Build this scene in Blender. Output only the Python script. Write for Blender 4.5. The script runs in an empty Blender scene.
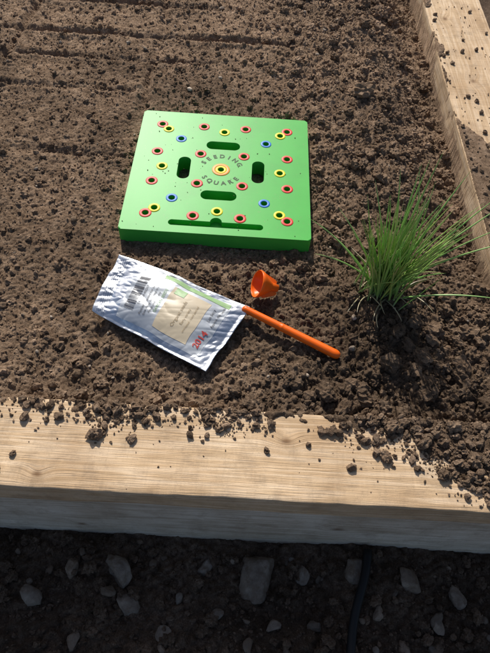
import bpy, bmesh, math, random
import numpy as np
from mathutils import Vector, Matrix, Euler, noise as mnoise
random.seed(7); rng=np.random.default_rng(7)
scene=bpy.context.scene
COL=scene.collection

# ---------------------------------------------------------------- helpers
def mesh_np(name, V, F, mat=None, smooth=True, col=None, parent=None):
    V=np.asarray(V,np.float32); F=np.asarray(F,np.int32)
    me=bpy.data.meshes.new(name)
    me.vertices.add(len(V)); me.vertices.foreach_set('co',V.ravel())
    k=F.shape[1]
    me.loops.add(F.size); me.loops.foreach_set('vertex_index',F.ravel())
    me.polygons.add(len(F)); me.polygons.foreach_set('loop_start',np.arange(0,F.size,k,dtype=np.int32))
    me.polygons.foreach_set('loop_total',np.full(len(F),k,np.int32))
    me.update(calc_edges=True); me.validate()
    me.polygons.foreach_set('use_smooth',np.full(len(me.polygons),smooth,bool))
    if col is not None:
        a=me.color_attributes.new('Col','FLOAT_COLOR','POINT')
        c=np.ones((len(V),4),np.float32); c[:,:3]=col
        a.data.foreach_set('color',c.ravel())
    ob=bpy.data.objects.new(name,me); COL.objects.link(ob)
    if mat: me.materials.append(mat)
    if parent: ob.parent=parent
    return ob
def bm_obj(name,bm,mat=None,smooth=False,parent=None):
    me=bpy.data.meshes.new(name); bm.normal_update(); bm.to_mesh(me); bm.free()
    me.polygons.foreach_set('use_smooth',[smooth]*len(me.polygons))
    ob=bpy.data.objects.new(name,me); COL.objects.link(ob)
    if mat: me.materials.append(mat)
    if parent: ob.parent=parent
    return ob
def empty(name,loc=(0,0,0)):
    e=bpy.data.objects.new(name,None); e.empty_display_size=.05; COL.objects.link(e); return e
def gridfaces(nx,ny):
    i=np.arange(nx-1)[:,None]; j=np.arange(ny-1)[None,:]
    a=(i*ny+j).ravel()
    return np.stack([a,a+ny,a+ny+1,a+1],1)

TAB=rng.uniform(-1,1,(8,256,256))
def vn(x,y,s=0):
    x=np.asarray(x,float)+17.3*s; y=np.asarray(y,float)-9.1*s
    xi=np.floor(x).astype(int); yi=np.floor(y).astype(int)
    fx=x-xi; fy=y-yi; fx=fx*fx*fx*(fx*(6*fx-15)+10); fy=fy*fy*fy*(fy*(6*fy-15)+10)
    T=TAB[s%8]; a=T[xi&255,yi&255]; b=T[(xi+1)&255,yi&255]; c=T[xi&255,(yi+1)&255]; d=T[(xi+1)&255,(yi+1)&255]
    return (a*(1-fx)+b*fx)*(1-fy)+(c*(1-fx)+d*fx)*fy
def rot(x,y,a): return x*math.cos(a)-y*math.sin(a), x*math.sin(a)+y*math.cos(a)
def N(x,y,f,s):
    u,v=rot(x,y,.6*s+.3); return vn(u*f,v*f,s)
def sstep(a,b,x):
    t=np.clip((x-a)/(b-a),0,1); return t*t*(3-2*t)

# ---------------------------------------------------------------- materials
class NT:
    def __init__(s,name):
        s.m=bpy.data.materials.new(name); s.m.use_nodes=True; s.t=s.m.node_tree; s.n=s.t.nodes
        s.b=s.n['Principled BSDF']
    def add(s,typ,**k):
        n=s.n.new(typ)
        for a,v in k.items(): setattr(n,a,v)
        return n
    def link(s,a,b): s.t.links.new(a,b)
    def coord(s):
        if not hasattr(s,'_c'): s._c=s.add('ShaderNodeTexCoord').outputs['Object']
        return s._c
    def noise(s,scale,detail=4,rough=.55,vec=None,dist=0):
        n=s.add('ShaderNodeTexNoise'); n.inputs['Scale'].default_value=scale; n.inputs['Detail'].default_value=detail
        n.inputs['Roughness'].default_value=rough; n.inputs['Distortion'].default_value=dist
        s.link(vec if vec is not None else s.coord(),n.inputs['Vector']); return n.outputs['Fac']
    def ramp(s,fac,stops):
        r=s.add('ShaderNodeValToRGB'); e=r.color_ramp.elements
        while len(e)<len(stops): e.new(.5)
        for el,(p,c) in zip(e,stops): el.position=p; el.color=(*c,1) if len(c)==3 else c
        s.link(fac,r.inputs[0]); return r.outputs[0]
    def mix(s,a,b,fac,mode='MIX'):
        n=s.add('ShaderNodeMix',data_type='RGBA',blend_type=mode)
        for i,v in ((0,fac),(6,a),(7,b)):
            if isinstance(v,(int,float)): n.inputs[i].default_value=v
            elif isinstance(v,tuple): n.inputs[i].default_value=(*v,1)
            else: s.link(v,n.inputs[i])
        return n.outputs[2]
    def math(s,op,a,b=0,c=None):
        n=s.add('ShaderNodeMath',operation=op)
        for i,v in enumerate((a,b) if c is None else (a,b,c)):
            if isinstance(v,(int,float)): n.inputs[i].default_value=v
            else: s.link(v,n.inputs[i])
        return n.outputs[0]
    def bump(s,h,strength=.5,dist=.002,prev=None):
        n=s.add('ShaderNodeBump'); n.inputs['Strength'].default_value=strength; n.inputs['Distance'].default_value=dist
        s.link(h,n.inputs['Height'])
        if prev is not None: s.link(prev,n.inputs['Normal'])
        return n.outputs[0]
    def attr(s,name='Col'):
        n=s.add('ShaderNodeAttribute'); n.attribute_name=name; return n.outputs['Color']
    def fin(s,color=None,rough=.6,metal=0,spec=.5,normal=None):
        b=s.b
        if color is not None:
            if isinstance(color,tuple): b.inputs['Base Color'].default_value=(*color,1)
            else: s.link(color,b.inputs['Base Color'])
        if isinstance(rough,(int,float)): b.inputs['Roughness'].default_value=rough
        else: s.link(rough,b.inputs['Roughness'])
        b.inputs['Metallic'].default_value=metal; b.inputs['Specular IOR Level'].default_value=spec
        if normal is not None: s.link(normal,b.inputs['Normal'])
        return s.m

def soil_mat(name,light,mid,dark):
    t=NT(name)
    b=t.noise(55,3,.65); c=t.noise(430,2,.7)
    f=t.math('ADD',t.math('MULTIPLY',b,.5),t.math('MULTIPLY',c,.5))
    col=t.ramp(f,[(.36,dark),(.52,mid),(.66,light)])
    col=t.mix(col,t.attr(),1.0,'MULTIPLY')
    n1=t.bump(t.noise(420,3,.8),.9,.0028)
    return t.fin(col,1.0,0,.08,n1)
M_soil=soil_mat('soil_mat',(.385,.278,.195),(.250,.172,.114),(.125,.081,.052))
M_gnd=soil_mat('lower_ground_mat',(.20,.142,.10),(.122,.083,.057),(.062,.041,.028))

def wood_mat(name,axis,base,dark,pale,knots=(),stain=.45):
    t=NT(name)
    sep=t.add('ShaderNodeSeparateXYZ'); t.link(t.coord(),sep.inputs[0])
    L=sep.outputs[axis]; A=sep.outputs[1-axis]; Z=sep.outputs[2]
    A=t.math('ADD',A,t.math('MULTIPLY',Z,.8))
    kmask=None
    A0=A
    for (kx,ky,kr) in knots:
        dx=t.math('SUBTRACT',L,kx); dy=t.math('SUBTRACT',A0,ky)
        d2=t.math('ADD',t.math('MULTIPLY',t.math('MULTIPLY',dx,dx),.45),t.math('MULTIPLY',dy,dy))
        g=t.math('EXPONENT',t.math('MULTIPLY',d2,-1/(kr*2.2)**2))
        A=t.math('ADD',A,t.math('MULTIPLY',g,kr*1.6))
        k=t.math('EXPONENT',t.math('MULTIPLY',d2,-1/(kr*.75)**2))
        kmask=k if kmask is None else t.math('MAXIMUM',kmask,k)
    cb=t.add('ShaderNodeCombineXYZ')
    t.link(t.math('MULTIPLY',L,1.6),cb.inputs[0]); t.link(t.math('MULTIPLY',A,34),cb.inputs[1]); t.link(Z,cb.inputs[2])
    g1=t.noise(1.2,3,.5,cb.outputs[0],.35)
    cb2=t.add('ShaderNodeCombineXYZ')
    t.link(t.math('MULTIPLY',L,14),cb2.inputs[0]); t.link(t.math('MULTIPLY',A,520),cb2.inputs[1]); t.link(Z,cb2.inputs[2])
    g2=t.noise(1,3,.65,cb2.outputs[0])
    rings=t.math('MULTIPLY_ADD',t.math('SINE',t.math('MULTIPLY',g1,46)),.5,.5)
    f=t.math('ADD',t.math('MULTIPLY',rings,.28),t.math('MULTIPLY',g2,.70))
    col=t.ramp(f,[(.24,pale),(.5,base),(.78,dark)])
    cb3=t.add('ShaderNodeCombineXYZ'); t.link(t.math('MULTIPLY',L,260),cb3.inputs[0]); t.link(t.math('MULTIPLY',A,9),cb3.inputs[1]); t.link(Z,cb3.inputs[2])
    saw=t.noise(1,1,.5,cb3.outputs[0])
    st=t.noise(8,4,.65); col=t.mix(col,t.ramp(st,[(.35,(.68,.62,.56)),(.62,(1,1,1))]),.75,'MULTIPLY')
    dirt=t.noise(30,5,.78); dm=t.ramp(dirt,[(.49,(0,0,0)),(.70,(1,1,1))])
    col=t.mix(col,(.24,.175,.12),t.math('MULTIPLY',dm,stain))
    gr=t.noise(700,2,.6); gm=t.ramp(gr,[(.62,(0,0,0)),(.70,(1,1,1))]); col=t.mix(col,(.22,.16,.11),t.math('MULTIPLY',gm,.35))
    ck=t.ramp(g2,[(.64,(0,0,0)),(.70,(1,1,1))]); col=t.mix(col,(.22,.14,.08),t.math('MULTIPLY',ck,.5))
    if kmask is not None: col=t.mix(col,(.13,.065,.03),t.math('MULTIPLY',kmask,.75))
    n=t.bump(t.math('ADD',g2,t.math('MULTIPLY',saw,.5)),.7,.0018)
    return t.fin(col,.88,0,.12,n)
WB=(.63,.46,.29); WD=(.48,.33,.19); WP=(.72,.56,.39)
M_woodx=wood_mat('pine_top_mat',0,WB,WD,WP,[(-.185,-.535,.005),(.115,-.475,.006)])
M_woodf=wood_mat('pine_face_mat',0,(.62,.545,.44),(.47,.395,.30),(.72,.645,.54),[(.2,-.65,.008),(-.16,-.68,.006)],.45)
M_woody=wood_mat('pine_side_mat',1,WB,WD,WP,[(.35,.52,.008),(.6,.5,.007)])

def plastic(name,c,rough=.42,var=.03,bumps=.12,dirt=.3,spec=.3):
    t=NT(name)
    n=t.noise(25,3); col=t.mix(c,tuple(x*(1-var*3) for x in c),t.ramp(n,[(.4,(0,0,0)),(.7,(1,1,1))]))
    d=t.noise(150,5,.8); dm=t.ramp(d,[(.61,(0,0,0)),(.72,(1,1,1))])
    col=t.mix(col,(.25,.18,.12),t.math('MULTIPLY',dm,dirt))
    return t.fin(col,rough,0,spec,t.bump(t.noise(1500,2),bumps,.0003))
M_green=plastic('green_plastic',(.052,.40,.050),.44,dirt=.5,spec=.24)
M_dkgreen=plastic('print_green',(.02,.07,.015),.6,0,0,.1)
M_red=plastic('red_plastic',(.66,.040,.03),.45,dirt=.15)
M_yellow=plastic('yellow_plastic',(.80,.68,.02),.45,dirt=.15)
M_blue=plastic('blue_plastic',(.02,.17,.55),.45,dirt=.15)
M_orangec=plastic('ring_orange',(.75,.30,.04),.45,dirt=.1)
M_holeshade=NT('hole_shade_black').fin((.012,.010,.008),.9,0,.1)  # near-black colour standing in for shade deep in the template holes
M_orange=plastic('orange_plastic',(.88,.135,.006),.35,.05,.1,.25)

# ---------------------------------------------------------------- layout constants (metres)
PT=0.012
YB=-.445; YF=-.562
XI=.450; XO=.592
GZ=-.2
S=.305; TT=.028
PK=dict(TL=(-.145,-.197,.018),R=(.060,-.281,.020),B=(.004,-.392,.010),L=(-.167,-.299,.010))
def pk_uv(x,y):
    ax,ay=PK['TL'][:2]; ux,uy=PK['R'][0]-ax,PK['R'][1]-ay; vx,vy=(PK['L'][0]-ax),(PK['L'][1]-ay)
    vx=(vx+PK['B'][0]-PK['R'][0])/2; vy=(vy+PK['B'][1]-PK['R'][1])/2
    det=ux*vy-uy*vx; dx=x-ax; dy=y-ay
    return (dx*vy-dy*vx)/det,(ux*dy-uy*dx)/det
def spillw(x):
    xs=[-1.2,-.24,-.20,-.12,-.03,.03,.10,.16,.22,.30,.37,.41,.6]
    ws=[.000,.000,.006,.012,.004,.008,.004,.006,.022,.050,.085,.090,.03]
    return np.interp(x,xs,ws)
def coarseness(x,y):
    return .26+.50*sstep(-.10,.30,x)+.30*sstep(-.12,-.30,y)*(.3+.7*sstep(-.2,.0,x))
def soil_h(x,y,parts=False):
    x=np.asarray(x,float); y=np.asarray(y,float)
    c=coarseness(x,y)*(1+.35*N(x,y,5,1))
    h=.006*N(x,y,3,0)+.006*N(x,y,9,2)+.005*c*N(x,y,22,3)+.004*c*N(x,y,48,7)
    lump=.0042*np.abs(N(x,y,42,4))+.0050*np.abs(N(x,y,85,5))+.0052*np.abs(N(x,y,165,6))
    hf=.0026*N(x,y,300,7)+.0020*N(x,y,520,1)
    h=h+c*(lump-.006)+hf*(.60+.35*c)
    def groove(d,w,dep): return -dep*np.exp(-(d/w)**2)+dep*.35*np.exp(-((np.abs(d)-w*2.2)/w)**2)
    wob=.010*N(x,y,9,2)+.003*N(x,y,40,6)
    brk=.45+.55*sstep(-.3,.3,N(x,y,7,3))
    g=groove(x+.162+wob,.007,.011)*(sstep(-.17,-.21,y)+.7*sstep(.17,.2,y))
    g=g+groove(x+.47+wob,.008,.012)
    g=g+groove(y-.457+wob,.008,.012)*sstep(.2,.05,x)
    g=g+groove(y-.60+wob,.010,.012)*sstep(.1,-.05,x)
    g=g+groove(y-.36+wob,.007,.008)*sstep(.0,-.1,x)
    g=g+groove(y-.25+wob,.007,.006)*sstep(-.15,-.2,x)
    g=g+groove(y-.05+wob,.008,.006)*sstep(-.17,-.2,x)
    h=h+g*brk
    h-=.045*sstep(.30,.43,x)*sstep(-.25,-.05,y)
    h+=.012*np.exp(-((x-.266)**2+(y+.234)**2)/.06**2)
    m=np.maximum(np.abs(x),np.abs(y))
    h=np.where(m<.1525,np.minimum(h,.002),h)
    k=sstep(.185,.155,m); h=h*(1-k)+np.minimum(h,.006+.004*N(x,y,60,3))*k
    u,v=pk_uv(x,y); q=np.maximum(np.abs(u-.5),np.abs(v-.5))
    k=sstep(.58,.50,q); h=h*(1-k)+np.minimum(h,.005)*k
    d=YB-y
    w=spillw(x)+.010*N(x,y,25,3)+.012*N(x,y,70,4)+.010*N(x,y,160,5)
    f=w-d
    hs=PT+np.where(f>0,np.clip(f*.25,0,.005)*(.6+.5*N(x,y,50,6))+.22*lump*sstep(0,.02,f)+.3*hf-.0008,-.006)
    front=(y<YB)
    near=sstep(-.400,-.440,y)
    h=h*(1-near)+np.minimum(h,PT-.0035+.4*lump*sstep(.0,.3,x)+.5*hf)*near
    h=np.where(front,np.where((y<YF+.012),PT-.010,hs),h)
    ds=x-XI
    w2=.004+.06*np.exp(-((y-.05)/.13)**2)+.018*N(x,y,22,3)+.006*N(x,y,110,5)
    hs2=PT+np.where(w2-ds>0,np.clip((w2-ds)*.35,0,.005)+.18*lump,-.006)
    h=np.where((ds>0)&(~front),hs2,h)
    if parts: return h,lump,hf
    return h
def axis_coords(a,b,fine0,fine1,fs,cs):
    p=[np.arange(a,fine0,cs),np.arange(fine0,fine1,fs),np.arange(fine1,b+cs*.5,cs)]
    return np.unique(np.concatenate(p))
# ---------------------------------------------------------------- soil
XMAX=XO-.01
xs=axis_coords(-1.25,XMAX,-.62,XMAX-.012,.0021,.012)
ys=np.unique(np.concatenate([np.arange(-.555,-.55,.0021),np.arange(-.55,.2,.0019),np.arange(.2,.86,.0024),np.arange(.86,1.605,.012)]))
X,Y=np.meshgrid(xs,ys,indexing='ij'); H,LM,HF=soil_h(X,Y,True)
jx=.0008*vn(X*700,Y*700,3); jy=.0008*vn(X*700,Y*700,5)
V=np.stack([X+jx*(np.abs(Y-YF)>.02),Y+jy,H],-1).reshape(-1,3)
def soil_tint(x,y):
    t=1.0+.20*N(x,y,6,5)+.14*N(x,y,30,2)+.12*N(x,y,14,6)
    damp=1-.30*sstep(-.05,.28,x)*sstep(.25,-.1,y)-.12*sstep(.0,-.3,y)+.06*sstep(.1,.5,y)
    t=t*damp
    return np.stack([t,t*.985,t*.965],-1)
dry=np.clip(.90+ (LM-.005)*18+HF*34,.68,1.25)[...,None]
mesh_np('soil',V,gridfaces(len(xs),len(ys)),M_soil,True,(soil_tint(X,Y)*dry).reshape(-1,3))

def templates(sub,n,amp,seed,z=(.6,.9)):
    out=[]
    for k in range(n):
        bm=bmesh.new(); bmesh.ops.create_icosphere(bm,subdivisions=sub,radius=1)
        v=np.array([a.co[:] for a in bm.verts]); f=np.array([[q.index for q in p.verts] for p in bm.faces]); bm.free()
        off=Vector((seed*3.1+k*7.7,k*2.3,seed))
        r=np.array([1+amp*(.6*mnoise.noise(Vector(p)*1.2+off)+.65*mnoise.noise(Vector(p)*2.9+off)+.6*mnoise.noise(Vector(p)*6.1+off)+.35*mnoise.noise(Vector(p)*12+off)) for p in v])
        v=v*r[:,None]*np.array([1,random.uniform(.65,.95),random.uniform(*z)])
        out.append((v,f))
    return out
T1=templates(1,14,.95,1); T2=templates(2,14,.75,2); T3=templates(3,12,.6,3)
def scatter(name,P,Rr,col,mat,squash=1.0,smooth=False,T=None):
    T=T or (T1,T2,T3)
    Vs=[];Fs=[];Cs=[];o=0
    R3=rng.uniform(0,2*np.pi,(len(P),3)); pick=rng.integers(0,1000,len(P))
    lv=np.where(Rr<.0032,0,np.where(Rr<.0070,1,2))
    for l,TT_ in enumerate(T):
        for k,(tv,tf) in enumerate(TT_):
            idx=np.where((lv==l)&(pick%len(TT_)==k))[0]
            if len(idx)==0: continue
            a,b=R3[idx,0],(R3[idx,1]-np.pi)*.25
            ca,sa,cb,sb=np.cos(a),np.sin(a),np.cos(b),np.sin(b)
            x,y,z=tv[:,0][None],tv[:,1][None],tv[:,2][None]*squash
            y2=y*cb[:,None]-z*sb[:,None]; z2=y*sb[:,None]+z*cb[:,None]
            x3=x*ca[:,None]-y2*sa[:,None]; y3=x*sa[:,None]+y2*ca[:,None]
            vv=np.stack([x3,y3,z2],-1)*Rr[idx,None,None]+P[idx][:,None,:]
            n=tv.shape[0]
            Vs.append(vv.reshape(-1,3)); Cs.append(np.repeat(col[idx],n,0))
            Fs.append((tf[None]+o+(np.arange(len(idx))*n)[:,None,None]).reshape(-1,3)); o+=n*len(idx)
    return mesh_np(name,np.concatenate(Vs),np.concatenate(Fs),mat,smooth,np.concatenate(Cs))
def clear_mask(x,y):
    m=np.maximum(np.abs(x),np.abs(y))>.160
    u,v=pk_uv(x,y); m&=np.maximum(np.abs(u-.5),np.abs(v-.5))>.54
    return m
def dsg(x,y,a,b):
    ax,ay=a;bx,by=b; t=np.clip(((x-ax)*(bx-ax)+(y-ay)*(by-ay))/((bx-ax)**2+(by-ay)**2),0,1)
    return np.hypot(x-ax-t*(bx-ax),y-ay-t*(by-ay))
n=46000
cx=rng.uniform(-.62,XI-.004,n); cy=rng.uniform(YB+.003,.84,n)
co_=coarseness(cx,cy)
r=.00115*rng.random(n)**(-1/2.15)*(.72+.50*co_)
r=np.clip(r,.0011,.0025+.0115*co_)
keep=clear_mask(cx,cy)&(rng.random(n)<np.clip(.5+.4*co_+.35*N(cx,cy,7,4),0,1))
keep&=(dsg(cx,cy,(.057,-.286),(.188,-.35))>.009+r)&(np.hypot(cx-.09,cy+.241)>.024+r)
keep&=(cy-r>YB-.003)
cx,cy,r=cx[keep],cy[keep],r[keep]
big=np.array([(.271,.285,.021),(.30,.43,.013),(.20,.36,.011),(.34,.17,.013),(.24,.06,.010),(.36,-.02,.013),(.20,-.13,.010),
 (.13,-.40,.009),(.17,-.415,.011),(.22,-.40,.011),(.26,-.36,.014),(.31,-.39,.014),(.36,-.37,.012),(.40,-.30,.013),(.24,-.315,.010),(.10,-.37,.009),
 (.33,-.31,.012),(.39,-.41,.012),(-.05,-.418,.008),(.14,.52,.011),(.33,.55,.013),(.22,.62,.012),(.38,.36,.011),(.17,-.20,.008),(.215,-.25,.009),(.11,.60,.010)])
cx=np.concatenate([cx,big[:,0]]); cy=np.concatenate([cy,big[:,1]]); r=np.concatenate([r,big[:,2]])
P=np.stack([cx,cy,soil_h(cx,cy)+r*.2],-1)
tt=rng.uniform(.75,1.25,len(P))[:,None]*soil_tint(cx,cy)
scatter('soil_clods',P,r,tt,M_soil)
# crumbs on planks
n=11000
cx=rng.uniform(-.34,.46,n); d=rng.random(n)**1.4*.112; cy=YB-d-.001
w=spillw(cx)+.015; pr=np.clip(np.exp(-np.maximum(d-w,0)/.009),0,1)*np.clip(w/.035,.08,1)+.008
keep=rng.random(n)<pr*(.55+.7*N(cx,cy,14,2))
cx,cy,d=cx[keep],cy[keep],d[keep]
r=np.clip(.0009*rng.random(len(cx))**(-1/1.9),.0008,.0060); r=np.minimum(r,(cy-YF)*.6)
ex=np.array([(-.235,-.545,.007),(-.125,-.492,.0085),(-.115,-.480,.005),(.03,-.475,.005),(.09,-.50,.004),(.24,-.50,.008),(.31,-.52,.008),(.29,-.48,.010),(.35,-.50,.009),(.36,-.545,.005),(.33,-.455,.010),(.25,-.46,.009),(.01,-.455,.006),(-.2,-.458,.005),(-.03,-.462,.004),(.17,-.47,.006),(-.19,-.475,.004),(-.08,-.50,.003)])
cx=np.concatenate([cx,ex[:,0]]);cy=np.concatenate([cy,ex[:,1]]);r=np.concatenate([r,ex[:,2]])
P=np.stack([cx,cy,np.maximum(soil_h(cx,cy),PT)+r*.45],-1)
scatter('spilled_soil_crumbs',P,r,rng.uniform(.5,.95,len(P))[:,None]*np.ones((1,3)),M_soil)
n=700
cx=XI+rng.random(n)**1.5*.13+.004; cy=rng.uniform(-.3,.8,n)
keep=rng.random(n)<(.25+.75*np.exp(-((cy-.05)/.15)**2)); cx,cy=cx[keep],cy[keep]
r=np.clip(.0011*rng.random(len(cx))**(-1/1.9),.001,.005)
P=np.stack([cx,cy,np.maximum(soil_h(cx,cy),PT)+r*.45],-1)
scatter('side_plank_crumbs',P,r,rng.uniform(.7,1.1,len(P))[:,None]*np.ones((1,3)),M_soil)
# specks of soil that landed on the template and the packet
n=60
cx=rng.uniform(-.148,.148,n); cy=rng.uniform(-.148,.148,n); r=rng.uniform(.0004,.0012,n)
scatter('soil_specks',np.stack([cx,cy,TT+r*.4],-1),r,rng.uniform(.5,.9,n)[:,None]*np.ones((1,3)),M_soil)

# ---------------------------------------------------------------- timber bed
def board(name,x0,x1,y0,y1,z0,z1,mat,parent,seed=0,step=.005,rad=.0025,amp=.0013):
    lx,ly=x1-x0,y1-y0
    along_x=lx>=ly
    a0,a1=(x0,x1) if along_x else (y0,y1)
    b0,b1=(y0,y1) if along_x else (x0,x1)
    n=max(2,int((a1-a0)/step)); A=np.linspace(a0,a1,n)
    prof=[]
    for (bx,bz,sx,sz,an) in ((b1,z1,-1,-1,0),(b0,z1,1,-1,90),(b0,z0,1,1,180),(b1,z0,-1,1,270)):
        for k in range(4):
            th=math.radians(an+k*30); prof.append((bx+sx*rad+rad*math.cos(th),bz+sz*rad+rad*math.sin(th)))
    pr=[]
    for i in range(len(prof)):
        p=prof[i];q=prof[(i+1)%len(prof)]
        pr.append(p)
        L=math.hypot(q[0]-p[0],q[1]-p[1]); m=int(L/.006)
        for k in range(1,m): pr.append((p[0]+(q[0]-p[0])*k/m,p[1]+(q[1]-p[1])*k/m))
    pr=np.array(pr); m=len(pr)
    AA=np.repeat(A,m); B=np.tile(pr[:,0],n); Z=np.tile(pr[:,1],n)
    edge=(np.minimum(np.abs(B-b0),np.abs(B-b1))<.006)&(np.abs(Z-z1)<.004)
    chip=np.clip(vn(AA*30+seed,Z*0+seed*3.3,6)-.3,0,1)*.0035*edge
    B0=B.copy()
    B=B+amp*vn(AA*9+seed,Z*30+seed,2)+amp*.35*vn(AA*60,Z*60+B*20,3)+np.where(np.abs(B0-b0)<.006,chip,-chip)
    Z=Z+amp*.7*vn(AA*7+seed,B*25,4)+amp*.3*vn(AA*70,B*90,5)-np.where(Z>(z0+z1)/2,chip*.6,0)
    V=np.stack([AA,B,Z] if along_x else [B,AA,Z],-1)
    i=np.arange(n-1)[:,None]*m; j=np.arange(m)[None]
    F=np.stack([i+j,i+(j+1)%m,i+m+(j+1)%m,i+m+j],-1).reshape(-1,4)
    ob=mesh_np(name,V,F,mat,True,None,parent)
    me=ob.data
    bm=bmesh.new(); bm.from_mesh(me); bmesh.ops.holes_fill(bm,edges=[e for e in bm.edges if e.is_boundary],sides=0)
    bmesh.ops.recalc_face_normals(bm,faces=bm.faces)
    bm.to_mesh(me); bm.free()
    return ob
bed=empty('raised_garden_bed')
board('front_top_plank',-1.3,XO+.02,YF,YB,PT-.045,PT,M_woodx,bed,1)
board('front_board',-1.3,XO+.015,YF+.005,YF+.044,GZ-.05,PT-.050,M_woodf,bed,4)
board('side_top_plank',XI,XO,YB+.003,1.7,PT-.045,PT,M_woody,bed,7)
board('side_board',XI+.004,XI+.044,YB+.003,1.7,GZ-.05,PT-.049,M_woody,bed,9)
board('back_top_plank',-1.3,XI-.003,1.6,1.7,PT-.045,PT,M_woodx,bed,11)
board('back_board',-1.3,XI-.003,1.66,1.7,GZ-.05,PT-.049,M_woodf,bed,12)
board('left_top_plank',-1.3,-1.2,YB+.003,1.597,PT-.045,PT,M_woody,bed,13)
board('left_board',-1.3,-1.26,YB+.003,1.597,GZ-.05,PT-.049,M_woody,bed,14)

# ---------------------------------------------------------------- lower ground
def gnd_h(x,y):
    far=sstep(3,1.2,np.hypot(x,y+.5))
    h=.012*N(x,y,4,1)+.007*N(x,y,16,2)+.007*np.abs(N(x,y,45,3))+.006*np.abs(N(x,y,110,4))+.0035*N(x,y,260,5)
    return GZ-.008+h*far
gx=np.unique(np.concatenate([[-40,-20,-10,-6,-4,-3],np.arange(-2.5,-.5,.05),np.arange(-.5,.75,.0027),np.arange(.75,2.5,.05),[3,4,6,10,20,40]]))
gy=np.unique(np.concatenate([[-40,-20,-10,-6,-4,-3],np.arange(-2.5,-.95,.05),np.arange(-.95,-.54,.0027),np.arange(-.54,2.5,.05),[3,4,6,10,20,40]]))
X,Y=np.meshgrid(gx,gy,indexing='ij')
tt=(.9+.3*N(X,Y,8,3)+.15*N(X,Y,30,5))
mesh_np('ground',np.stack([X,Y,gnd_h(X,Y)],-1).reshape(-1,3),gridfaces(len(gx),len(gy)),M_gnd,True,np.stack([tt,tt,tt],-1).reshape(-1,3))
n=7000
cx=rng.uniform(-.45,.7,n); cy=rng.uniform(-.93,YF-.004,n)
r=np.clip(.0014*rng.random(n)**(-1/2.1),.0013,.009); cy=np.minimum(cy,YF-r-.001)
P=np.stack([cx,cy,gnd_h(cx,cy)+r*.2],-1)
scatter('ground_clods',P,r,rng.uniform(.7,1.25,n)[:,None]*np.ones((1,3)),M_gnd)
t=NT('stone_mat')
c=t.ramp(t.noise(60,4,.65),[(.35,(.16,.13,.105)),(.6,(.25,.21,.17)),(.75,(.33,.285,.235))]); c=t.mix(c,t.attr(),1.0,'MULTIPLY')
dm=t.ramp(t.noise(40,4,.75),[(.46,(0,0,0)),(.62,(1,1,1))]); c=t.mix(c,(.12,.082,.056),t.math('MULTIPLY',dm,.8))
M_stone=t.fin(c,.9,0,.15,t.bump(t.noise(300,3,.75),.7,.002))
def rocks(sub,n,seed):
    out=[]
    for k in range(n):
        bm=bmesh.new(); bmesh.ops.create_icosphere(bm,subdivisions=sub,radius=1)
        v=np.array([a.co[:] for a in bm.verts]); f=np.array([[q.index for q in p.verts] for p in bm.faces]); bm.free()
        for q in range(9):
            nrm=np.array([random.gauss(0,1) for _ in range(3)]); nrm/=np.linalg.norm(nrm); lim=random.uniform(.55,.85)
            d=v@nrm; ex_=np.maximum(d-lim,0); v=v-nrm[None]*(ex_*.9)[:,None]
        off=Vector((seed+k*5.3,2.2*k,1))
        r=np.array([1+.10*mnoise.noise(Vector(p)*2.5+off)+.05*mnoise.noise(Vector(p)*7+off) for p in v])
        out.append((v*r[:,None]*np.array([1.15,random.uniform(.75,1.),random.uniform(.5,.8)]),f))
    return out
TS=(rocks(2,10,1),rocks(3,10,2),rocks(4,10,3))
n=170
cx=rng.uniform(-.42,.62,n); cy=rng.uniform(-.92,YF-.01,n); r=np.clip(.0042*rng.random(n)**(-1/2.4),.0035,.011); cy=np.minimum(cy,YF-r*1.2-.003)
bigs=np.array([(.092,-.606,.033),(-.10,-.612,.025),(-.085,-.655,.017),(.235,-.592,.018),(.315,-.605,.020),(.265,-.65,.011),(.16,-.60,.014),(.02,-.60,.012),(-.22,-.65,.016),(.385,-.62,.015),
 (-.03,-.69,.012),(.35,-.66,.013),(-.15,-.70,.012),(.30,-.69,.012),(-.17,-.61,.013),(.12,-.67,.011),(.04,-.66,.010)])
cx=np.concatenate([cx,bigs[:,0]]);cy=np.concatenate([cy,bigs[:,1]]);r=np.concatenate([r,bigs[:,2]])
P=np.stack([cx,cy,gnd_h(cx,cy)+r*.22],-1)
g=rng.uniform(.45,.95,len(P)); g[-len(bigs):]=rng.uniform(.8,1.1,len(bigs)); w=rng.uniform(-.02,.10,len(P))
scatter('ground_stones',P,r,np.stack([g*(1+w),g,g*(1-w)],-1),M_stone,smooth=True,T=TS)
n=170
cx=rng.uniform(-.55,.43,n); cy=rng.uniform(-.43,.8,n); k=clear_mask(cx,cy); cx,cy=cx[k],cy[k]
r=np.clip(.0020*rng.random(len(cx))**(-1/2.5),.0018,.006)
P=np.stack([cx,cy,soil_h(cx,cy)+r*.5],-1); g=rng.uniform(.9,1.9,len(P))
scatter('soil_pebbles',P,r,np.stack([g,g*.97,g*.92],-1),M_stone,smooth=True,T=TS)
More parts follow.
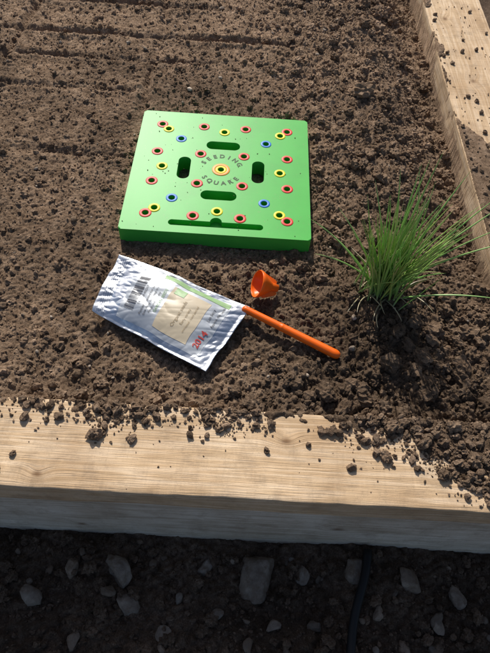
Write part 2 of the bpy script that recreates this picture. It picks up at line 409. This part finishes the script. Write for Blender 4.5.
def tube(name,pts,rads,mat,parent=None,seg=10,caps=True):
    pts=[Vector(p) for p in pts]; V=[];F=[]
    for i,p in enumerate(pts):
        d=(pts[min(i+1,len(pts)-1)]-pts[max(i-1,0)]).normalized()
        if i==0: a=d.orthogonal().normalized()
        else: a=(a-d*a.dot(d)).normalized()
        b=d.cross(a)
        for k in range(seg):
            th=2*math.pi*k/seg; V.append(p+(a*math.cos(th)+b*math.sin(th))*rads[i])
    for i in range(len(pts)-1):
        for k in range(seg): F.append((i*seg+k,i*seg+(k+1)%seg,(i+1)*seg+(k+1)%seg,(i+1)*seg+k))
    me=bpy.data.meshes.new(name)
    if caps: F+= [tuple(range(seg))[::-1],tuple(range((len(pts)-1)*seg,len(pts)*seg))]
    me.from_pydata(V,[],F); me.polygons.foreach_set('use_smooth',[True]*len(F))
    ob=bpy.data.objects.new(name,me); COL.objects.link(ob); me.materials.append(mat)
    if parent: ob.parent=parent
    return ob
M_blacktube=NT('black_tube_mat').fin((.010,.010,.010),.55,0,.3)
pts=[(.256-.100*k/40+.002*math.sin(k*.5),-.566-.38*k/40,GZ+.019+.002*math.sin(k*.4)) for k in range(41)]
tube('black_tube',pts,[.0062]*41,M_blacktube,seg=14)  # plain black tube laid as a dark line across the lower ground

# ---------------------------------------------------------------- planting template
tpl=empty('seed_spacing_template')
def rounded_poly(hx,hy,r,n=6):
    P=[]
    for sx,sy,a in ((1,1,0),(-1,1,90),(-1,-1,180),(1,-1,270)):
        for k in range(n+1):
            th=math.radians(a+90*k/n); P.append((sx*(hx-r)+r*math.cos(th),sy*(hy-r)+r*math.sin(th)))
    return P
def prism(bm,poly,z0,z1):
    lo=[bm.verts.new((x,y,z0)) for x,y in poly]; hi=[bm.verts.new((x,y,z1)) for x,y in poly]
    n=len(poly); bm.faces.new(lo[::-1]); bm.faces.new(hi)
    for i in range(n): bm.faces.new((lo[i],lo[(i+1)%n],hi[(i+1)%n],hi[i]))
bm=bmesh.new(); prism(bm,rounded_poly(S/2,S/2,.0045),0,TT)
ed=[e for e in bm.edges if all(abs(v.co.z-TT)<1e-6 for v in e.verts)]
bmesh.ops.bevel(bm,geom=ed,offset=.0018,segments=3,profile=.5,affect='EDGES')
body=bm_obj('body',bm,M_green,False,tpl)
cut=bmesh.new()
def circ(x,y,r,n=24): return [(x+r*math.cos(2*math.pi*k/n),y+r*math.sin(2*math.pi*k/n)) for k in range(n)]
def uvp(u,v): return ((u-.5)*S,(v-.5)*S)
reds=[uvp((2*i+1)/8,(2*j+1)/8) for i in range(4) for j in range(4)]
yels=[uvp((2*i+1)/6,(2*j+1)/6) for i in range(3) for j in range(3) if (i,j)!=(1,1)]
blus=[uvp((2*i+1)/4,(2*j+1)/4) for i in range(2) for j in range(2)]
HR=.0052
for p in reds+yels+blus+[(0,0)]: prism(cut,circ(*p,HR),-.01,TT+.01)
SL=.064
for (x,y,hx,hy) in ((0,SL,.030,.0108),(0,-SL,.030,.0108),(SL,0,.0108,.028),(-SL,0,.0108,.028)):
    prism(cut,[(x+a,y+b) for a,b in rounded_poly(hx,hy,.0104,8)],-.01,TT+.01)
gy0=-.43*S
gp=rounded_poly(.076,.0062,.006,8)
prism(cut,[(a,gy0+b) for a,b in gp],TT-.010,TT+.01)
cutob=bm_obj('cutter',cut)
mod=body.modifiers.new('b','BOOLEAN'); mod.object=cutob; mod.operation='DIFFERENCE'; mod.solver='EXACT'
cut2=bmesh.new(); prism(cut2,[(x,y) for x,y in circ(0,gy0+.006,.0095,28)],TT-.0101,TT+.01); c2=bm_obj('cutter2',cut2)
mod=body.modifiers.new('b2','BOOLEAN'); mod.object=c2; mod.operation='DIFFERENCE'; mod.solver='EXACT'
bpy.context.view_layer.update()
dg=bpy.context.evaluated_depsgraph_get(); me=bpy.data.meshes.new_from_object(body.evaluated_get(dg)); body.modifiers.clear(); body.data=me
bpy.data.objects.remove(cutob); bpy.data.objects.remove(c2)
def annuli(name,ps,r0,r1,mat,z=TT,h=.0007,n=32):
    bm=bmesh.new()
    for (x,y) in ps:
        pr=[(r0,-.001),(r0,h*.7),(r0+.0004,h),(r1-.0005,h),(r1,h*.5),(r1,-.001)]
        rings=[[bm.verts.new((x+r*math.cos(2*math.pi*k/n),y+r*math.sin(2*math.pi*k/n),z+zz)) for k in range(n)] for r,zz in pr]
        for a,b in zip(rings,rings[1:]):
            for k in range(n): bm.faces.new((a[k],b[k],b[(k+1)%n],a[(k+1)%n]))
    bmesh.ops.recalc_face_normals(bm,faces=bm.faces)
    return bm_obj(name,bm,mat,True,tpl)
annuli('red_rings',reds,HR+.0002,.0100,M_red); annuli('yellow_rings',yels,HR+.0002,.0096,M_yellow,h=.0009); annuli('blue_rings',blus,HR+.0002,.0096,M_blue)
annuli('centre_ring_yellow',[(0,0)],HR+.0002,.0098,M_yellow); annuli('centre_ring_orange',[(0,0)],.0100,.0155,M_orangec)
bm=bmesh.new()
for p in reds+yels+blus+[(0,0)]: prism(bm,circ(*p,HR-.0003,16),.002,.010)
bm_obj('hole_shade_plugs',bm,M_holeshade,False,tpl)  # near-black plugs paint the shade inside the open through holes
def text_geo(s,size,bold=0):
    cu=bpy.data.curves.new('t','FONT'); cu.body=s; cu.size=size; cu.align_x='CENTER'; cu.align_y='CENTER'; cu.resolution_u=3; cu.offset=bold
    ob=bpy.data.objects.new('t',cu); COL.objects.link(ob); bpy.context.view_layer.update()
    me=bpy.data.meshes.new_from_object(ob.evaluated_get(bpy.context.evaluated_depsgraph_get()))
    bpy.data.objects.remove(ob)
    bm=bmesh.new(); bm.from_mesh(me); bmesh.ops.triangulate(bm,faces=bm.faces)
    V=np.array([v.co[:2] for v in bm.verts]); F=[[v.index for v in f.verts] for f in bm.faces]; bm.free()
    return V,F
def arc_text(name,s,R,size,bottom=False):
    Vs=[];Fs=[];o=0; n=len(s); da=size*1.0/R
    for i,ch in enumerate(s):
        V,F=text_geo(ch,size,.0004)
        a=(i-(n-1)/2)*da
        if bottom: th=-math.pi/2+a; ro=a
        else: th=math.pi/2-a; ro=-a
        px,py=R*math.cos(th),R*math.sin(th)
        c,s_=math.cos(ro),math.sin(ro)
        Vs.append(np.stack([px+V[:,0]*c-V[:,1]*s_,py+V[:,0]*s_+V[:,1]*c,np.full(len(V),TT+.0004)],-1)); Fs+=[[k+o for k in f] for f in F]; o+=len(V)
    return mesh_np(name,np.concatenate(Vs),np.array(Fs),M_dkgreen,False,None,tpl)
arc_text('lettering_top','SEEDING',.0345,.0125); arc_text('lettering_bottom','SQUARE',.0345,.0125,True)

# ---------------------------------------------------------------- seed packet
pkt=empty('seed_packet')
c00,c10,c11,c01=[np.array(PK[k]) for k in ('TL','R','B','L')]
def pk_pt(u,v,top=True,off=0.0):
    u=np.asarray(u,float); v=np.asarray(v,float)
    uu=u+.010*vn(v*6,v*0+3,2)*(1-u)*1.0+.012*vn(v*5,v*0+8,4)*u; vv=v+.014*vn(u*5,u*0+1,3)
    B=(c00[None]*((1-uu)*(1-vv))[...,None]+c10[None]*(uu*(1-vv))[...,None]+c11[None]*(uu*vv)[...,None]+c01[None]*((1-uu)*vv)[...,None])
    eu=np.clip(np.minimum(u-.10,.97-u)/.30,0,1); ev=np.clip(np.minimum(v-.04,.96-v)/.34,0,1)
    bul=(np.sin(eu*np.pi/2)*np.sin(ev*np.pi/2))**.8
    edge=np.clip(np.minimum(np.minimum(u,1-u),np.minimum(v,1-v))/.08,0,1)
    inner=sstep(.0,.22,np.minimum(np.minimum(u-.16,.95-u),np.minimum(v,1-v)))
    cr=.0024*vn(u*5+v*3,v*3-u*2,1)+.0020*np.abs(vn(u*6-v*4,v*5+u*3,2))*(1-.4*inner)+.0009*np.abs(vn(u*22+v*9,v*16-u*7,5))*(1-.85*inner)-.0005
    cr=cr+.0012*np.abs(vn(u*13+v*14,v*3+u*1.5,6))*(1-.75*inner)
    warp=.004*vn(u*2.3,v*2.1,6)+.003*np.sin(u*5+v*3)*(1-bul)
    z=warp+cr*(.45+.55*edge)
    if top: z=z+.011*bul+.0006
    else: z=z-.0006-.002*bul
    B=B.copy(); B[...,2]+=z+off
    return B
nu,nv=180,110
U,Vv=np.meshgrid(np.linspace(0,1,nu),np.linspace(0,1,nv),indexing='ij')
top=pk_pt(U,Vv,True).reshape(-1,3); bot=pk_pt(U,Vv,False).reshape(-1,3)
F=gridfaces(nu,nv)[:,::-1]; F2=gridfaces(nu,nv)+nu*nv
rim=[]
idx=lambda i,j:i*nv+j
loop=[idx(i,0) for i in range(nu)]+[idx(nu-1,j) for j in range(1,nv)]+[idx(i,nv-1) for i in range(nu-2,-1,-1)]+[idx(0,j) for j in range(nv-2,0,-1)]
for a,b in zip(loop,loop[1:]+loop[:1]): rim.append((a,b,b+nu*nv,a+nu*nv))
t=NT('silver_foil')
M_foil=t.fin(t.ramp(t.noise(18,3),[(.3,(.56,.59,.63)),(.7,(.72,.75,.78))]),t.math('MULTIPLY_ADD',t.noise(50,3),.15,.20),.96,.5,t.bump(t.noise(90,4,.6),.25,.0015))
mesh_np('foil_pouch',np.concatenate([top,bot]),np.concatenate([F,F2,np.array(rim)]),M_foil,True,None,pkt)
def paper(name,c,rough=.45,metal=0):
    t=NT(name); n=t.noise(60,4); col=t.mix(c,tuple(x*.85 for x in c),n)
    return t.fin(col,rough,metal,.45,t.bump(t.noise(90,4,.6),.12,.001))
M_white=paper('label_white',(.50,.53,.56),.34,.45); M_kraft=paper('label_kraft',(.56,.47,.33)); M_lgreen=paper('label_green',(.27,.43,.19)); M_ink=paper('ink_black',(.07,.07,.08)); M_rink=paper('ink_red',(.50,.06,.05)); M_brown=paper('ink_brown',(.40,.30,.17))
def patch(name,u0,u1,v0,v1,off,mat):
    a=max(3,int((u1-u0)*180)); b=max(3,int((v1-v0)*110))
    U,W=np.meshgrid(np.linspace(u0,u1,a),np.linspace(v0,v1,b),indexing='ij')
    return mesh_np(name,pk_pt(U,W,True,off).reshape(-1,3),gridfaces(a,b)[:,::-1],mat,True,None,pkt)
patch('label',.20,.90,.09,.91,.0004,M_white)
patch('label_panel',.50,.78,.22,.84,.0008,M_kraft)
patch('label_green_band',.40,.89,.095,.165,.0008,M_lgreen)
patch('label_green_block',.52,.60,.22,.32,.0012,M_lgreen)
v=.24; k=0
LU,LV=.21,.113
while v<.78:
    w=random.choice([.004,.006,.010,.014]); patch('barcode_bar_%d'%k,.235,.315,v,v+w,.0011,M_ink); v+=w+random.choice([.006,.008,.012]); k+=1
def ptext(name,s,u,v,size,mat,off=.0011,bold=0):
    V,F=text_geo(s,size,bold)
    uu=u-V[:,1]/LU; vv=v-V[:,0]/LV
    return mesh_np(name,pk_pt(uu,vv,True,off),np.array(F),mat,False,None,pkt)
ptext('text_code','5 021358 402217',.335,.52,.005,M_ink)
ptext('text_a','Packed & tested for sowing',.375,.52,.0055,M_ink)
ptext('text_b','Sow thinly 1cm deep in rows',.405,.52,.005,M_ink)
ptext('text_c','Keep cool and dry',.435,.56,.005,M_ink)
ptext('text_d','GARDEN SEEDS',.468,.5,.006,M_lgreen)
ptext('text_e','Organic seeds',.63,.54,.0075,M_brown,.0013)
ptext('text_f','Early variety',.68,.54,.0055,M_brown,.0013)
ptext('text_f2','untreated - hand packed',.72,.54,.0045,M_brown,.0013)
ptext('text_year','2014',.85,.70,.0130,M_rink,.0012,.0003)
ptext('text_g','Lot 0417',.825,.36,.006,M_ink)
ptext('text_h','Approx. 400 seeds',.865,.34,.005,M_ink)
for i,u in enumerate((.030,.045,.060,.075,.09)): patch('seal_rib_%d'%i,u,u+.006,.02,.98,.0006,M_foil)

# ---------------------------------------------------------------- orange dibber + funnel
def lathe(name,prof,mat,parent,mtx,n=40):
    V=[];F=[]
    for (x,r) in prof:
        for k in range(n):
            th=2*math.pi*k/n; V.append(mtx@Vector((x,r*math.cos(th),r*math.sin(th))))
    m=len(prof)
    for i in range(m-1):
        for k in range(n): F.append((i*n+k,i*n+(k+1)%n,(i+1)*n+(k+1)%n,(i+1)*n+k))
    bm=bmesh.new(); vs=[bm.verts.new(v) for v in V]
    for f in F: bm.faces.new([vs[i] for i in f])
    bmesh.ops.remove_doubles(bm,verts=bm.verts,dist=1e-6); bmesh.ops.recalc_face_normals(bm,faces=bm.faces)
    return bm_obj(name,bm,mat,True,parent)
def frame(origin,xdir):
    x=Vector(xdir).normalized(); z=Vector((0,0,1)); y=z.cross(x).normalized(); z=x.cross(y)
    M=Matrix((x,y,z)).transposed().to_4x4(); M.translation=Vector(origin); return M
dib=empty('orange_dibber')
d0=Vector((.050,-.2835,.017)); d1=Vector((.190,-.3545,.0130)); L=(d1-d0).length
pr=[(0,0),(0.0004,.003),(.002,.0048),(.006,.0052)]
for k in range(0,9): pr.append((.012+k*.006,.0053+.00005*k))
pr+=[(.0640,.0057),(.0648,.0060),(.0665,.0060),(.0673,.0058)]
pr+=[(.070+(L-.082)*k/8,.0059+.0007*k/8) for k in range(9)]
pr+=[(L-.009,.0067),(L-.005,.0062),(L-.002,.0046),(L-.0005,.0024),(L,0)]
lathe('handle_rod',pr,M_orange,dib,frame(d0,d1-d0))
fun=empty('orange_funnel')
fm=frame((.070,-.243,.0245),(.80,.10,-.34))
pr=[(0,.0195),(-.0008,.0205),(.0004,.0212),(.003,.0208),(.006,.0195),(.020,.0095),(.024,.0068),(.034,.0058),(.0345,.0046),(.024,.0054),(.019,.0080),(.005,.0183),(.0015,.0195),(0,.0195)]
lathe('cone',pr,M_orange,fun,fm,48)
def slab(name,pts,th,mat,parent,mtx):
    bm=bmesh.new(); prism(bm,pts,-th/2,th/2); bmesh.ops.bevel(bm,geom=bm.edges[:],offset=th*.25,segments=2,affect='EDGES')
    bm.transform(mtx); return bm_obj(name,bm,mat,False,parent)
slab('fin',[(.006,.017),(.010,.0205),(.030,.0125),(.033,.010),(.031,.0035),(.022,.004)],.0022,M_orange,fun,fm@Matrix.Rotation(math.radians(20),4,'X'))
slab('fin_b',[(.006,-.017),(.010,-.0205),(.030,-.0125),(.033,-.010),(.031,-.0035),(.022,-.004)],.0022,M_orange,fun,fm@Matrix.Rotation(math.radians(20),4,'X'))

# ---------------------------------------------------------------- chives
t=NT('chive_mat')
c=t.mix(t.attr(),(.8,.9,.6),t.math('MULTIPLY',t.noise(80,2),.12))
M_chive=t.fin(c,.36,0,.5)
Vs=[];Fs=[];Cs=[];o=0
bx,by=.262,-.234
def leaf(base,az,th0,th1,L,rad,col,tipcol,twist=0):
    global o
    n=14; seg=6; p=Vector(base); V=[]
    for i in range(n+1):
        s=i/n; th=th0+(th1-th0)*s**1.4; a=az+twist*s
        d=Vector((math.sin(th)*math.cos(a),math.sin(th)*math.sin(a),math.cos(th)))
        if i: p=p+d*(L/n)
        if p.z<.006 and i>3: p.z=.006
        r=rad*(1-.15*s)*(1-s**5)+.00015
        e=Vector((-math.sin(a),math.cos(a),0)); f=d.cross(e).normalized()
        for k in range(seg):
            q=2*math.pi*k/seg; V.append(p+(e*math.cos(q)+f*math.sin(q)*.75)*r)
            w=s**3; Cs.append([col[j]*(1-w)+tipcol[j]*w for j in range(3)] if s>.12 else [.34,.40,.20])
    Vs.extend(V)
    for i in range(n):
        for k in range(seg): Fs.append((o+i*seg+k,o+i*seg+(k+1)%seg,o+(i+1)*seg+(k+1)%seg,o+(i+1)*seg+k))
    o+=len(V)
for i in range(185):
    rr=abs(random.gauss(0,.013)); ra=random.uniform(0,2*math.pi)
    bp=(bx+rr*math.cos(ra)*1.2,by+rr*math.sin(ra),.004)
    az=random.uniform(0,2*math.pi)
    lx,ly=math.cos(az)*.48+.05,math.sin(az)*.38+.03
    mag=math.hypot(lx,ly)*random.uniform(.12,1.1); az=math.atan2(ly,lx)
    th0=mag*.80; th1=th0+random.choice([random.uniform(-.1,.3),random.uniform(.1,.8)])*(.35+mag)
    L=random.choice([random.uniform(.07,.14),random.uniform(.13,.195)])
    g=random.uniform(.7,1.35); col=(.20*g*random.uniform(.8,1.35),.38*g,.07*g)
    tip=col if random.random()<.75 else (.48,.40,.19)
    leaf(bp,az,th0,th1,L,random.uniform(.0008,.0016),col,tip,random.uniform(-.35,.35))
for az,a,b,L in ((1.2,.15,.25,.225),(1.0,.2,.3,.245),(1.5,.25,.40,.21),(.7,.35,.6,.22),(.5,.5,.75,.21),(.1,.55,.9,.21),(-.05,.6,1.15,.23),(.25,.65,1.0,.22),(2.9,.5,1.1,.15),(2.6,.5,1.0,.16),(3.1,.7,1.3,.14),(2.2,.4,.7,.18),(-.3,.9,1.5,.17),(2.75,.6,1.2,.17),(1.9,.3,.4,.2)):
    g=random.uniform(.85,1.25); leaf((bx+random.uniform(-.012,.012),by+random.uniform(-.01,.01),.004),az,a,b,L,.0015,(.20*g,.40*g,.065*g),(.22*g,.38*g,.09*g),random.uniform(-.2,.2))
for i in range(30):
    g=random.uniform(.7,1.1); leaf((bx+random.gauss(0,.014),by+random.gauss(0,.012),.010),random.uniform(0,6.28),random.uniform(.8,1.2),random.uniform(1.4,1.7),random.uniform(.03,.08),.0009,(.34*g,.27*g,.15*g),(.32*g,.25*g,.14*g),random.uniform(-1,1))
mesh_np('chive_plant',np.array([v[:] for v in Vs]),np.array(Fs),M_chive,True,np.array(Cs))

# ---------------------------------------------------------------- light, sky, camera
tosun=Vector((-.20,.78,.66)).normalized()
el=math.asin(tosun.z)
w=bpy.data.worlds.new('World'); scene.world=w; w.use_nodes=True
sk=w.node_tree.nodes.new('ShaderNodeTexSky'); sk.sky_type='NISHITA'; sk.sun_disc=False; sk.sun_elevation=el; sk.sun_rotation=math.atan2(tosun.x,tosun.y)
sk.air_density=.8; sk.dust_density=2.0; sk.ozone_density=.5
bg=w.node_tree.nodes['Background']; bg.inputs[1].default_value=.11; w.node_tree.links.new(sk.outputs[0],bg.inputs[0])
sl=bpy.data.lights.new('sun','SUN'); sl.energy=5.0; sl.angle=math.radians(.5); sl.color=(1,.955,.885)
so=bpy.data.objects.new('sun',sl); COL.objects.link(so); so.rotation_euler=(-tosun).to_track_quat('-Z','Y').to_euler()
cam=bpy.data.cameras.new('camera'); co=bpy.data.objects.new('camera',cam); COL.objects.link(co); scene.camera=co
co.location=(.0423,-.7711,.683); co.rotation_euler=(math.radians(34.244),math.radians(-2.713),math.radians(2.366))
cam.sensor_fit='VERTICAL'; cam.sensor_height=24; cam.lens=24*565/653; cam.clip_start=.01; cam.clip_end=200
scene.view_settings.view_transform='Standard'; scene.view_settings.look='None'; scene.view_settings.exposure=0
